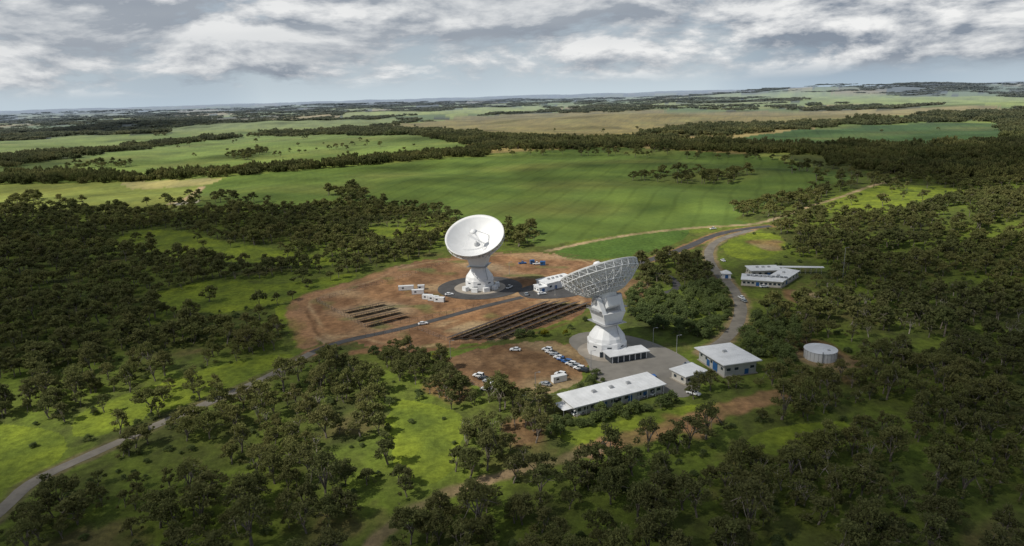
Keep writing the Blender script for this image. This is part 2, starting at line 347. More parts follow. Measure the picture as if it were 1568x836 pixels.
# ------------------------------------------------------------------ antenna
def antenna(loc,n,hz,annex=None):
    o=B('satellite_dish_antenna',(loc[0],loc[1],.1)); fl=9.4; zd=lambda r:r*r/(4*fl)
    n=Vector(n).normalized(); rotz=math.atan2(n.y,n.x)
    ph=math.pi/8
    o.rev('pedestal_drum',WHITE,[(9.0,0),(9.0,5.6),(8.6,6.1)],8,ph=ph)
    o.rev('pedestal_cone',WHITE,[(8.3,6.1),(7.9,7.6),(5.0,11.6),(4.6,13.0)],16)
    o.rev('azimuth_bearing',STEEL,[(4.7,13.0),(5.3,13.1),(5.3,13.7),(4.7,13.8)],32)
    o.box('drum_door',GLASS,(-3.5,-8.33,1.3),(1.4,.2,2.4));
    for k in range(8):
        a=ph+math.pi/8+k*math.pi/4
        o.box('drum_windows',GLASS,(8.33*math.cos(a),8.33*math.sin(a),4.2),(.12,2.0,.6),a)
    o.bar('ladder',STEEL,(5.2,-7.2,6.2),(3.6,-3.6,13),.25)
    T=Matrix.Rotation(rotz,4,'Z')
    def q(x,y,z): return T@Vector((x,y,z))
    o.hexa('alidade',WHITE,[q(-4.6,-4.4,13.8),q(4.6,-4.4,13.8),q(4.6,4.4,13.8),q(-4.6,4.4,13.8)],[q(-5.6,-6,19.2),q(4.6,-6,19.2),q(4.6,6,19.2),q(-5.6,6,19.2)])
    for s in(-1,1):
        o.hexa('yoke_arms',WHITE,[q(-5.2,s*4.0,19.2),q(4.2,s*4.0,19.2),q(4.2,s*6,19.2),q(-5.2,s*6,19.2)],[q(-1.6,s*4.4,hz+1.2),q(1.8,s*4.4,hz+1.2),q(1.8,s*6.6,hz+1.2),q(-1.6,s*6.6,hz+1.2)])
        o.bar('elevation_bearings',STEEL,q(0,s*4.0,hz),q(0,s*7.3,hz),2.0,16)
        o.box('platforms',STEEL,q(0,s*7.2,20.5),(9,1.6,.15),rotz)
        for k in range(6):
            a=q(-4.2+k*1.7,s*7.9,20.5); b_=q(-4.2+k*1.7,s*7.9,21.6); o.bar('railings',STEEL,a,b_,.09)
        o.bar('railings',STEEL,q(-4.3,s*7.9,21.6),q(4.3,s*7.9,21.6),.09)
    o.box('platforms',STEEL,q(0,0,13.95),(13,12,.18),rotz)
    RR=17.5; rs=np.linspace(.6,RR,15); ns=64; vs=[];fs=[]
    for s_,dz in((0,0),(1,-.22)):
        for r in rs:
            for k in range(ns): a=2*math.pi*k/ns; vs.append((r*math.cos(a),r*math.sin(a),zd(r)+dz))
    nr_=len(rs)
    for s_ in(0,1):
        for a in range(nr_-1):
            for k in range(ns):
                k2=(k+1)%ns; b0=s_*nr_*ns; f=(b0+a*ns+k,b0+a*ns+k2,b0+(a+1)*ns+k2,b0+(a+1)*ns+k); fs.append(f if s_==0 else f[::-1])
    for k in range(ns):
        k2=(k+1)%ns; a=(nr_-1)*ns; b0=nr_*ns; fs.append((a+k,a+k2,b0+a+k2,b0+a+k))
    o.add('reflector',DISHW,vs,fs)
    for k in range(24):
        a=2*math.pi*k/24
        for r1,r2 in zip(rs[2:-1:2],rs[4::2]): o.bar('panel_seams',SEAM,(r1*math.cos(a),r1*math.sin(a),zd(r1)-.02),(r2*math.cos(a),r2*math.sin(a),zd(r2)-.02),.04)
    NR=28; up_=[(4.5,zd(4.5)-.3),(9,zd(9)-.3),(13.2,zd(13.2)-.3),(17.35,zd(17.35)-.35)]
    lo=[(4.2,-3.4),(8.8,-2.1),(13.2,.9),(17.3,zd(17.3)-2.9)]
    def pt(rz,a): return (rz[0]*math.cos(a),rz[0]*math.sin(a),rz[1])
    for k in range(NR):
        a=2*math.pi*k/NR; a2=2*math.pi*(k+1)/NR
        for i in range(4):
            o.bar('backing_truss',WHITE,pt(up_[i],a),pt(lo[i],a),.22)
            o.bar('backing_truss',WHITE,pt(lo[i],a),pt(lo[i],a2),.26)
            o.bar('backing_truss',WHITE,pt(up_[i],a),pt(up_[i],a2),.24)
            o.bar('backing_truss',WHITE,pt(up_[i],a),pt(lo[i],a2),.15)
            if i<3:
                o.bar('backing_truss',WHITE,pt(lo[i],a),pt(lo[i+1],a),.26)
                o.bar('backing_truss',WHITE,pt(lo[i],a),pt(up_[i+1],a),.19)
                o.bar('backing_truss',WHITE,pt(lo[i],a),pt(lo[i+1],a2),.15)
                m1=[(x+y)/2 for x,y in zip(lo[i],lo[i+1])]; m2=[(x+y)/2 for x,y in zip(up_[i],up_[i+1])]
                o.bar('backing_truss',WHITE,pt(m1,a),pt(m2,a),.15); o.bar('backing_truss',WHITE,pt(m1,a),pt(m1,a2),.17)
    o.rev('hub',WHITE,[(3.6,-6.2),(4.4,-3.5),(4.4,-.2)],20);
    o.box('tipping_frame',WHITE,(0,0,-5),(4.6,7.8,3.4))
    o.hexa('counterweight',WHITE,[(-4,-3.4,-9.4),(-.6,-3.4,-9.9),(-.6,3.4,-9.9),(-4,3.4,-9.4)],[(-5,-3.8,-5.5),(0,-3.8,-6.5),(0,3.8,-6.5),(-5,3.8,-5.5)])
    zs=zd(RR)+2.6
    for k in range(4):
        a=math.pi/4+k*math.pi/2; A_=Vector((9*math.cos(a),9*math.sin(a),zd(9))); E=Vector((1.5*math.cos(a),1.5*math.sin(a),zs));
        sd=Vector((-math.sin(a),math.cos(a),0))*.5
        for s in(-1,1): o.bar('feed_struts',WHITE,A_+sd*s,E+sd*s*.5,.17)
        for t in np.linspace(.05,.9,9):
            p1=A_.lerp(E,t); p2=A_.lerp(E,t+.08); o.bar('feed_struts',WHITE,p1+sd*(1-.5*t),p2-sd*(1-.5*t),.08)
    o.rev('subreflector',WHITE,[(.3,zs-.9),(1.2,zs-.7),(2.0,zs-.1),(2.05,zs+.1),(1.5,zs+.5),(1.2,zs+1.0)],28)
    o.rev('feed_horn',STEEL,[(1.6,-.1),(1.5,1.0),(.9,1.3),(.8,2.2)],20)
    y_=Vector((0,0,1)).cross(n).normalized(); x_=y_.cross(n).normalized()
    Mx=Matrix(((x_.x,y_.x,n.x,0),(x_.y,y_.y,n.y,0),(x_.z,y_.z,n.z,0),(0,0,0,1)))
    Mx=Matrix.Translation((0,0,hz))@Mx@Matrix.Translation((0,0,5))
    for p in('reflector','panel_seams','backing_truss','hub','tipping_frame','counterweight','feed_struts','subreflector','feed_horn'): o.xf(p,Mx)
    if annex=='glass':
        a=math.radians(18); ca,sa=math.cos(a),math.sin(a)
        def w(x,y): return (4+x*ca-y*sa,-7+x*sa+y*ca)
        c_=w(2,-3.5); o.box('annex_walls',GLASS,(c_[0],c_[1],1.5),(17,6,3),a); o.box('annex_roof',ROOFW,(c_[0],c_[1],3.25),(19,8,.35),a)
        for k in range(7):
            c_=w(-6+k*2.7,-6.6); o.box('annex_mullions',WHITE,(c_[0],c_[1],1.5),(.35,.12,3),a)
    else:
        for k in range(5):
            a=-math.pi/2-.9+k*.65; o.box('base_equipment',WHITE,(10.6*math.cos(a),10.6*math.sin(a),1.2),(2.4,3.6,2.4),a)
        o.box('base_doors',GLASS,(-2,-8.4,1.4),(2,.15,2.6))
    return o.done(smooth=('reflector','subreflector','feed_horn','hub'))
antenna(ANT1,(-.235,.42,.89),24.5,annex='glass')
antenna(ANT2,(-.13,-.52,.86),22.5)
# ------------------------------------------------------------------ buildings
def building(name,a,b,depth,h,slope=.4,over=.9,wall=WALL,roof=ROOFW,wins=8,door=BLUE,doors=(.3,),slats=True,units=2,hip=False):
    A_=G(*a) if not isinstance(a,np.ndarray) else a; B_=G(*b) if not isinstance(b,np.ndarray) else b
    d=B_-A_; Lh=float(np.hypot(*d)); z0=float(H(*A_))
    o=B(name,(A_[0],A_[1],z0),math.atan2(d[1],d[0]))
    o.box('plinth',CONC,(Lh/2,depth/2,.1),(Lh+1.2,depth+1.2,.4))
    o.hexa('walls',wall,[(0,0,.3),(Lh,0,.3),(Lh,depth,.3),(0,depth,.3)],[(0,0,h),(Lh,0,h),(Lh,depth,h+slope),(0,depth,h+slope)])
    v=over; s=slope/depth
    z=lambda y:h+.02+s*y
    if hip:
        k=depth/2*.9
        o.add('roof',roof,[(-v,-v,h+.05),(Lh+v,-v,h+.05),(Lh+v,depth+v,h+.05),(-v,depth+v,h+.05),(k,depth/2,h+1.8),(Lh-k,depth/2,h+1.8)],[(0,1,5,4),(1,2,5),(2,3,4,5),(3,0,4),(3,2,1,0)])
    else:
        o.hexa('roof',roof,[(-v,-v,z(-v)),(Lh+v,-v,z(-v)),(Lh+v,depth+v,z(depth+v)),(-v,depth+v,z(depth+v))],[(-v,-v,z(-v)+.35),(Lh+v,-v,z(-v)+.35),(Lh+v,depth+v,z(depth+v)+.35),(-v,depth+v,z(depth+v)+.35)])
        if slats:
            n=int((Lh+2*v)/1.6)
            for i in range(1,n):
                x=-v+(Lh+2*v)*i/n; o.bar('roof_ribs',STEEL if i%6==0 else roof,(x,-v,z(-v)+.37),(x,depth+v,z(depth+v)+.37),.07)
        for i in range(units):
            x=Lh*(.2+.6*(i+.5)/max(units,1)); o.box('rooftop_units',STEEL,(x,depth*.6,z(depth*.6)+.75),(1.5,1.2,.8))
    dx=[Lh*k for k in doors]
    for i in range(wins):
        x=Lh*(i+.5)/wins
        if any(abs(x-k)<1.6 for k in dx): continue
        o.box('windows',GLASS,(x,-.04,h*.55),(min(1.7,Lh/wins*.6),.1,1.15)); o.box('window_sills',WHITE,(x,-.07,h*.55-.65),(min(1.9,Lh/wins*.66),.18,.1))
        o.box('windows',GLASS,(x,depth+.04,h*.55),(min(1.7,Lh/wins*.6),.1,1.15))
    for k in dx: o.box('doors',door,(k,-.05,1.35),(1.8,.12,2.3))
    ne=max(1,int(depth/3.5))
    for i in range(ne):
        y=depth*(i+.5)/ne
        for x in(-.04,Lh+.04): o.box('windows',GLASS,(x,y,h*.55),(.1,1.4,1.1))
    return o,Lh
o,Lh=building('office_building',(881,637),(1013,602),9.5,3.7,.5,1.3,wins=13,doors=(.33,.62,.8),units=3)
for i in range(11): o.bar('veranda_posts',WHITE,(Lh*i/10,-1.2,.1),(Lh*i/10,-1.2,3.7),.14)
o.box('carport_roof',ROOFW,(-2.6,4,2.9),(4,7,.15));
for x,y in((-4.4,.7),(-4.4,7.3)): o.bar('carport_posts',STEEL,(x,y,0),(x,y,2.8),.12)
o.done()
C_=G(1109,578); L_=G(1056,554); R_=G(1157,571)
o,Lh=building('workshop_building',C_,R_,float(np.hypot(*(L_-C_))),5.6,-.5,1.6,wall=WALL,wins=4,doors=(.7,),units=1);
d_=float(np.hypot(*(L_-C_)))
o.box('roller_door',BLUE,(-.07,d_*.35,2.0),(.14,3.4,3.6)); o.box('roller_door',BLUE,(-.07,d_*.62,1.6),(.14,2.2,2.8)); o.done()
o,Lh=building('store_building',(1050,590),(1080,581),8,3.6,.2,.8,wall=CREAM,wins=3,doors=(.5,),units=0); o.done()
o,Lh=building('visitor_building',(1136,437),(1196,441),11,3.6,.3,.8,wall=CREAM,wins=9,doors=(.4,),units=4)
for i in range(10):
    o.box('solar_roof_panels',GLASS,(3+i*2.3,8.5,4.55),(1.9,2.6,.08))
o.done()
o,_=building('visitor_building',(1196,441),(1222,424),9,3.6,.3,.8,wall=CREAM,wins=5,doors=(.3,),units=2); o.done()
o,_=building('visitor_building',(1150,424),(1195,423),10,3.8,.3,.8,wall=CREAM,wins=5,doors=(.6,),units=3); o.done()
o=B('covered_walkway',(*G(1190,419),float(H(*G(1190,419)))),0.0); e=G(1262,420)-G(1190,419); o.rz=math.atan2(e[1],e[0]); Lc=float(np.hypot(*e))
o.box('canopy_roof',ROOFW,(Lc/2,2,4.0),(Lc,3.6,.25))
for i in range(9):
    for y in(.5,3.5): o.bar('canopy_posts',STEEL,(Lc*(i+.5)/9,y,0),(Lc*(i+.5)/9,y,4),.14)
o.done()
o,_=building('gatehouse',(1106,427),(1119,427),5,3.2,.2,.6,wall=WHITE,wins=2,doors=(.5,),units=0,hip=True); o.done()
o,_=building('power_building',(838,446),(880,436),10,4.4,.4,.5,wall=WHITE,wins=4,doors=(.3,),units=4); o.done()
o,_=building('generator_building',(826,449),(838,447),7,3.0,.2,.3,wall=WHITE,wins=2,doors=(.5,),units=1,slats=False); o.done()
o,_=building('generator_building',(866,440),(890,444),8,3.4,.2,.4,wall=WHITE,wins=2,doors=(.5,),units=2); o.done()
def container(u,v,ang,mat,l=6.1,name='shipping_container'):
    p=G(u,v); o=B(name,(p[0],p[1],float(H(*p))+.05),math.radians(ang))
    o.box('body',mat,(0,0,1.35),(l,2.4,2.5))
    for i in range(int(l/.5)):
        for s in(-1,1): o.box('corrugations',mat,(-l/2+.3+i*.5,s*1.22,1.35),(.22,.06,2.2))
    for x in(-l/2,l/2):
        for y in(-1.2,1.2): o.box('corner_posts',STEEL,(x,y,1.35),(.16,.16,2.66))
    o.box('doors',STEEL,(l/2+.03,0,1.35),(.05,2.1,2.2)); o.box('window',GLASS,(-l*.2,-1.27,1.6),(1.2,.05,.8)); o.box('roof',ROOFW if mat is WHITE else mat,(0,0,2.66),(l+.1,2.5,.1)); o.done()
for u,v,a,l in((622,444,5,9),(640,450,5,7),(655,458,-15,6),(664,460,-15,6),(673,462,-15,6),(645,443,5,4)): container(u,v,a,WHITE,l,'site_cabin')
for u,v,a,l in((815,404,10,3),(831,406,0,3.5)): container(u,v,a,BLUE,l)
container(856,584,25,WHITE,6,'site_cabin')
p=G(1262,553); o=B('water_tank',(p[0],p[1]+4,float(H(*p))))
o.rev('shell',WHITE,[(6.5,-1),(6.5,3.9)],48); o.rev('roof',ROOFW,[(6.7,3.9),(6.7,4.1),(.5,4.8)],48)
for i in range(24):
    a=2*math.pi*i/24; o.bar('wall_stiffeners',STEEL,(6.52*math.cos(a),6.52*math.sin(a),0),(6.52*math.cos(a),6.52*math.sin(a),3.8),.1)
o.bar('ladder',STEEL,(-2,-6.6,0),(-2,-6.6,5),.3); o.rev('hatch',STEEL,[(.6,4.3),(.6,4.75)],12,c=(2,-3)); o.done()
# ------------------------------------------------------------------ solar arrays
def solar(rows,w=3.6):
    o=B('solar_panel_array')
    for a,b_ in rows:
        A_=G(*a);B_=G(*b_); d=B_-A_; Ln=float(np.hypot(*d)); t=d/Ln; nn=np.array([-t[1],t[0]]); n=max(2,int(Ln/6.2))
        for k in range(n):
            s0=A_+t*(Ln*k/n+.25); s1=A_+t*(Ln*(k+1)/n-.25)
            c=[s0-nn*w*.5,s1-nn*w*.5,s1+nn*w*.5,s0+nn*w*.5]; z=[2.2,2.2,.9,.9]
            o.hexa('panels',PANEL,[(p[0],p[1],q) for p,q in zip(c,z)],[(p[0],p[1],q+.08) for p,q in zip(c,z)])
            for m_ in(s0,(s0+s1)/2):
                p1=m_-nn*w*.45; p2=m_+nn*w*.42
                o.bar('posts',PFRAME,(p1[0],p1[1],0),(p1[0],p1[1],2.15),.16); o.bar('posts',PFRAME,(p2[0],p2[1],0),(p2[0],p2[1],.9),.14)
                o.bar('rails',PFRAME,(p1[0],p1[1],2.1),(p2[0],p2[1],.88),.12)
        p1=A_-nn*w*.52; p2=B_-nn*w*.52; o.bar('rails',PFRAME,(p1[0],p1[1],2.2),(p2[0],p2[1],2.2),.24)
        p1=A_+nn*w*.5; p2=B_+nn*w*.5; o.bar('rails',PFRAME,(p1[0],p1[1],1.0),(p2[0],p2[1],1.0),.2)
    o.done()
solar([((527,480),(588,467)),((538,487),(603,472)),((549,494),(612,479)),((560,501),(622,485))])
solar([((688,521),(838,465)),((704,521),(853,465)),((722,521),(868,465)),((742,521),(884,466)),((764,520),(900,467))])
def fence(px,name='chain_link_fence',h=2.2):
    P=GP(px); o=B(name)
    for a,b_ in zip(P[:-1],P[1:]):
        d=b_-a; n=max(1,int(np.hypot(*d)/4))
        for k in range(n):
            q=a+d*k/n; z=float(H(*q)); q2=a+d*(k+1)/n; z2=float(H(*q2)); o.bar('posts',WOOD,(q[0],q[1],z),(q[0],q[1],z+h),.12)
            for zz in(.5,1.3,2.1): o.bar('wires',STEEL,(q[0],q[1],z+zz),(q2[0],q2[1],z2+zz),.035)
    o.done()
fence([(485,462),(560,503),(640,492),(745,467)]); fence([(560,517),(640,505),(690,525),(760,525),(905,474)])
fence([(485,462),(560,440),(610,428),(690,400)])
fence([(905,588),(850,612),(790,606),(720,590),(670,560)])
def lamp(u,v,h=8,name='street_lamp'):
    p=G(u,v); o=B(name,(p[0],p[1],float(H(*p)))); o.bar('pole',STEEL,(0,0,0),(0,0,h),.16,8); o.bar('arm',STEEL,(0,0,h),(1.4,0,h+.25),.1); o.box('lamp_head',STEEL,(1.6,0,h+.22),(.8,.35,.14)); o.rev('base',CONC,[(.35,0),(.3,.35)],12); o.done()
for u,v in((1036,540),(905,565),(1000,528),(820,600),(690,548),(1102,440),(850,452),(780,420)): lamp(u,v)
lamp(1290,430,20,'light_mast');
# ------------------------------------------------------------------ cars
def carmesh(name,paint,kind=0):
    V=[];F=[];MI=[]
    def add(vs,fs,mi):
        o_=len(V); V.extend(vs); F.extend([tuple(i+o_ for i in f) for f in fs]); MI.extend([mi]*len(fs))
    def loft(secs,mi):
        n=len(secs[0]); vs=[p for s in secs for p in s]; fs=[]
        for k in range(len(secs)-1):
            for i in range(n): j=(i+1)%n; fs.append((k*n+i,k*n+j,(k+1)*n+j,(k+1)*n+i))
        fs.append(tuple(range(n))[::-1]); fs.append(tuple((len(secs)-1)*n+i for i in range(n))); add(vs,fs,mi)
    ln=2.3 if kind<2 else 2.55; top=[(-ln,.62),(-ln+.1,.88),(-ln*.5,.98),(.75,.98),(ln*.85,.82),(ln-.03,.66)]
    def sec(x,zt,w): return [(x,-w,.32),(x,w,.32),(x,w*1.02,zt*.72),(x,w*.9,zt),(x,-w*.9,zt),(x,-w*1.02,zt*.72)]
    loft([sec(x,z,.82 if abs(x)>ln*.9 else .92) for x,z in top],0)
    if kind==0: g=[(-1.75,-1.2),( .9,.25)]; ht=1.47
    elif kind==1: g=[(-2.15,-1.9),(1.0,.35)]; ht=1.75
    else: g=[(-.55,-.35),(1.1,.45)]; ht=1.75
    (b0,t0),(b1,t1)=g
    add([(b0,-.84,.95),(b1,-.84,.95),(b1,.84,.95),(b0,.84,.95),(t0,-.66,ht-.05),(t1,-.66,ht-.05),(t1,.66,ht-.05),(t0,.66,ht-.05)],[(0,1,5,4),(1,2,6,5),(2,3,7,6),(3,0,4,7)],1)
    add([(t0-.04,-.69,ht-.05),(t1+.04,-.69,ht-.05),(t1+.04,.69,ht-.05),(t0-.04,.69,ht-.05),(t0+.1,-.6,ht+.03),(t1-.1,-.6,ht+.03),(t1-.1,.6,ht+.03),(t0+.1,.6,ht+.03)],[(3,2,1,0),(4,5,6,7),(0,1,5,4),(1,2,6,5),(2,3,7,6),(3,0,4,7)],0)
    for s in(-1,1):
        for f in(.0,.5,1.):
            xb=b0+(b1-b0)*f; xt=t0+(t1-t0)*f
            add([(xb-.05,s*.86,.94),(xb+.05,s*.86,.94),(xt+.05,s*.685,ht-.04),(xt-.05,s*.685,ht-.04)],[(0,1,2,3)],0)
        add([(b1-.15,s*.95,.98),(b1+.1,s*.95,.98),(b1+.1,s*1.1,.98),(b1-.15,s*1.1,.98),(b1-.15,s*.95,1.12),(b1+.1,s*.95,1.12),(b1+.1,s*1.1,1.12),(b1-.15,s*1.1,1.12)],[(3,2,1,0),(4,5,6,7),(0,1,5,4),(1,2,6,5),(2,3,7,6),(3,0,4,7)],0)
        add([(ln+.0,s*.55,.6),(ln+.0,s*.8,.6),(ln+.0,s*.8,.74),(ln+.0,s*.55,.74)],[(0,1,2,3)],3)
        for x in(-ln*.62,ln*.62):
            vs=[];n=14
            for y in(s*.72,s*.95):
                for i in range(n): a=2*math.pi*i/n; vs.append((x+.34*math.cos(a),y,.34+.34*math.sin(a)))
            add(vs,[tuple(range(n)),tuple(range(n,2*n))[::-1]]+[(i,(i+1)%n,n+(i+1)%n,n+i) for i in range(n)],2)
    if kind==2: add([(-2.4,-.75,1.0),(-.65,-.75,1.0),(-.65,.75,1.0),(-2.4,.75,1.0)],[(0,1,2,3)],2)
    me=bpy.data.meshes.new(name); me.from_pydata(V,[],F)
    for m_ in (paint,GLASS,DARK,LINEW): me.materials.append(m_)
    me.polygons.foreach_set('material_index',MI); return me
CM={(c,k):carmesh('car_mesh',CARS[c],k) for c in range(5) for k in range(3)}
def car(u,v,ang,c=0,k=0):
    p=G(u,v); me=CM[(c,k)]; o=bpy.data.objects.new('pickup_truck' if k==2 else 'parked_car',me); scene.collection.objects.link(o)
    o.location=(p[0],p[1],float(H(*p))+.1); o.rotation_euler=(0,0,math.radians(ang)); o.scale=(1.08,1.08,1.08)
def row(a,b_,n,ang,cols):
    for i in range(n):
        t=i/max(1,n-1); car(a[0]+(b_[0]-a[0])*t,a[1]+(b_[1]-a[1])*t,ang+random.uniform(-3,3),cols[i%len(cols)],random.choice([0,1,1,2]))
row((733,577),(770,599),6,155,[0,3,1,0,1,0]); row((838,537),(850,545),3,150,[0,0,1])
row((856,549),(893,569),7,150,[0,2,2,0,1,0,3]); row((858,575),(835,590),2,150,[0,1])
for u,v,a,c,k in((789,537,170,0,0),(885,634,30,0,1),(924,622,60,0,0),(947,618,60,3,1),(1000,603,60,0,1),(988,606,60,1,0),(1062,604,-40,0,2),(1055,560,10,1,0),(1135,457,100,0,0),(1139,462,100,1,0),(1107,400,95,0,0),(688,452,10,0,0),(780,441,60,0,2),(830,451,20,0,0),(1092,351,15,0,2),(1170,440,5,0,0),(1000,580,100,2,1),(648,497,20,0,0),(745,598,155,0,0),(806,452,100,1,0),(800,404,10,2,2),(822,405,0,0,2)): car(u,v,a,c,k)
# ------------------------------------------------------------------ trees
def tube(V,F,MI,T,pts,rad,n,mi):
    o_=len(V)
    for k,(p,r) in enumerate(zip(pts,rad)):
        d=Vector(pts[min(k+1,len(pts)-1)])-Vector(pts[max(k-1,0)]); q=d.to_track_quat('Z','X')
        for i in range(n):
            a=2*math.pi*i/n; V.append(tuple(Vector(p)+q@Vector((r*math.cos(a),r*math.sin(a),0)))); T.append(.5)
    for k in range(len(pts)-1):
        for i in range(n): j=(i+1)%n; F.append((o_+k*n+i,o_+k*n+j,o_+(k+1)*n+j,o_+(k+1)*n+i)); MI.append(mi)
def tree(name,seed,h=11,R=5,ncl=14,nl=130,ls=.45,flat=.6,cr=1.8,bark=BARK,leaf=LEAF,limbs=5,sides=5,dome=.45,fork=(.12,.3),vj=.24,sx=1.0):
    r=random.Random(seed); g=np.random.default_rng(seed); V=[];F=[];MI=[];T=[]
    hf=h*r.uniform(*fork); lean=(r.uniform(-.8,.8),r.uniform(-.8,.8)); tr=.026*h
    tube(V,F,MI,T,[(0,0,-.8),(lean[0]*.5,lean[1]*.5,hf*.5),(lean[0],lean[1],hf)],[tr*1.2,tr,tr*.85],sides+1,0)
    mids=[]
    for k in range(limbs):
        a=2*math.pi*(k+r.uniform(-.25,.25))/limbs; rd=R*r.uniform(.3,.6); z=hf+(h*.92-hf)*r.uniform(.4,.65)
        m_=(lean[0]+rd*math.cos(a)*sx,lean[1]+rd*math.sin(a),z); q=(lean[0]+rd*.35*math.cos(a+.3),lean[1]+rd*.35*math.sin(a+.3),hf+(z-hf)*.5)
        tube(V,F,MI,T,[(lean[0],lean[1],hf-.1),q,m_],[tr*.7,tr*.5,tr*.33],sides,0); mids.append(m_)
    cs=[]
    ph=r.uniform(0,6)
    for k in range(ncl):
        a=ph+k*2.399963+r.uniform(-.6,.6); rd=R*math.sqrt((k+.4)/ncl)*r.uniform(.65,1.2)-cr*.3; rd=max(rd,0)
        z=h*(.95-dome*(rd/R)**2)-r.uniform(0,vj)*h-cr*.3; c=(lean[0]+rd*math.cos(a)*sx,lean[1]+rd*math.sin(a),z); cs.append(c)
        m_=min(mids,key=lambda q:(q[0]-c[0])**2+(q[1]-c[1])**2+.3*(q[2]-c[2])**2)
        tube(V,F,MI,T,[m_,((m_[0]+c[0])/2+r.uniform(-.3,.3),(m_[1]+c[1])/2+r.uniform(-.3,.3),(m_[2]+c[2])/2-.2),c],[tr*.3,tr*.2,tr*.09],3,0)
    LV=[];LT=[]
    for c in cs:
        s=cr*r.uniform(.55,1.35); n=int(nl*s*s/(cr*cr)); ct=r.random()
        if n<2: continue
        d=g.normal(size=(n,3)); d/=np.linalg.norm(d,axis=1)[:,None]; d[:,2]=np.where((d[:,2]<-.3),d[:,2]*.4,d[:,2])
        lum=1+.28*np.sin(d[:,0]*5+c[0]*3)*np.sin(d[:,1]*5+c[1]*2)+.15*np.sin(d[:,2]*9)
        p=d*(g.uniform(0.15,1,n)**.42*lum)[:,None]*np.array([s,s,s*flat])+np.array(c)
        a=g.normal(size=(n,3)); a[:,2]*=.6; a/=np.linalg.norm(a,axis=1)[:,None]; b_=np.cross(a,g.normal(size=(n,3))); b_/=np.linalg.norm(b_,axis=1)[:,None]
        sz=(ls*g.uniform(.55,1.35,n))[:,None]; a*=sz; b_*=sz*.55
        q=np.stack([p-a,p-b_,p+a*.9,p+b_],1); LV.append(q.reshape(-1,3))
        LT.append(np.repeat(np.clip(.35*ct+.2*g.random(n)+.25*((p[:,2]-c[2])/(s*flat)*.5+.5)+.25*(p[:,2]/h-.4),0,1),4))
    if LV:
        LV=np.concatenate(LV); LT=np.concatenate(LT); o_=len(V); V.extend(map(tuple,LV)); T.extend(LT); k=len(LV)//4
        F.extend([(o_+4*i,o_+4*i+1,o_+4*i+2,o_+4*i+3) for i in range(k)]); MI.extend([1]*k)
    me=bpy.data.meshes.new(name); me.from_pydata(V,[],F); me.materials.append(bark); me.materials.append(leaf)
    me.polygons.foreach_set('material_index',MI); at=me.attributes.new('tint','FLOAT','POINT'); at.data.foreach_set('value',np.array(T,float)); return me
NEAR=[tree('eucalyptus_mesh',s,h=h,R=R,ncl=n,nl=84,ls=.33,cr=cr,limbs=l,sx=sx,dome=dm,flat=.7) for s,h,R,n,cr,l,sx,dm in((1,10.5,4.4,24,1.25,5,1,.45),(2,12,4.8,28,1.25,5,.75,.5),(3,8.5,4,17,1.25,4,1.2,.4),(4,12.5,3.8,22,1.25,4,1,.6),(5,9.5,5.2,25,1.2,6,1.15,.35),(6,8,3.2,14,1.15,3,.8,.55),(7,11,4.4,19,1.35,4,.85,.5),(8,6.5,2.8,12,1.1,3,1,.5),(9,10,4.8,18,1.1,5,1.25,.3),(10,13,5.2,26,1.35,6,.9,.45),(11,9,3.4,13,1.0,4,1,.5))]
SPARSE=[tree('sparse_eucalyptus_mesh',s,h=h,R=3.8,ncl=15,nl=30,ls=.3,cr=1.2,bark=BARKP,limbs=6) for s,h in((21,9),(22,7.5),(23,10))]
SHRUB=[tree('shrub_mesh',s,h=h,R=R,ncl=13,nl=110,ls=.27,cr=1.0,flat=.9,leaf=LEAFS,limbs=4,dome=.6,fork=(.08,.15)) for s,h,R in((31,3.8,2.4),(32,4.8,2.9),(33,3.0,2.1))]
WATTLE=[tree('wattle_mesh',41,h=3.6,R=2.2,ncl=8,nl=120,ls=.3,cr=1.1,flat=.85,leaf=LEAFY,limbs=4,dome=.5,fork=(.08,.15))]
FAR=[tree('far_eucalyptus_mesh',s,h=h,R=R,ncl=n,nl=34,ls=.72,cr=1.6,limbs=3,sides=3,sx=sx) for s,h,R,n,sx in((51,10.5,4.4,14,1),(52,11.5,4.8,16,.8),(53,8.5,4.1,12,1.2),(54,12,4.0,14,1),(55,9.5,4.9,15,1.1),(56,7,3,9,1))]
def clump(seed):
    r=random.Random(seed); g=np.random.default_rng(seed)
    LV=[];LT=[]
    for k in range(13):
        cx,cy=r.uniform(-.5,.5)*40,r.uniform(-.5,.5)*40; hh=r.uniform(6,12); n=34
        d=g.normal(size=(n,3)); d/=np.linalg.norm(d,axis=1)[:,None]; p=d*np.array([6,6,3.6])*g.uniform(.5,1,(n,1))+np.array([cx,cy,hh-3.4])
        a=g.normal(size=(n,3)); a/=np.linalg.norm(a,axis=1)[:,None]; b_=np.cross(a,g.normal(size=(n,3))); b_/=np.linalg.norm(b_,axis=1)[:,None]
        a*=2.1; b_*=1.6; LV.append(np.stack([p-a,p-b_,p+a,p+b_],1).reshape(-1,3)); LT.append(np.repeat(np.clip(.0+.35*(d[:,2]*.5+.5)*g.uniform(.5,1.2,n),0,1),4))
    LV=np.concatenate(LV); k=len(LV)//4; me=bpy.data.meshes.new('far_grove_mesh'); me.from_pydata([tuple(v) for v in LV],[],[(4*i,4*i+1,4*i+2,4*i+3) for i in range(k)]); me.materials.append(LEAF)
    at=me.attributes.new('tint','FLOAT','POINT'); at.data.foreach_set('value',np.concatenate(LT)); return me
GROVE=[clump(s) for s in(61,62,63,64)]
bl=[]
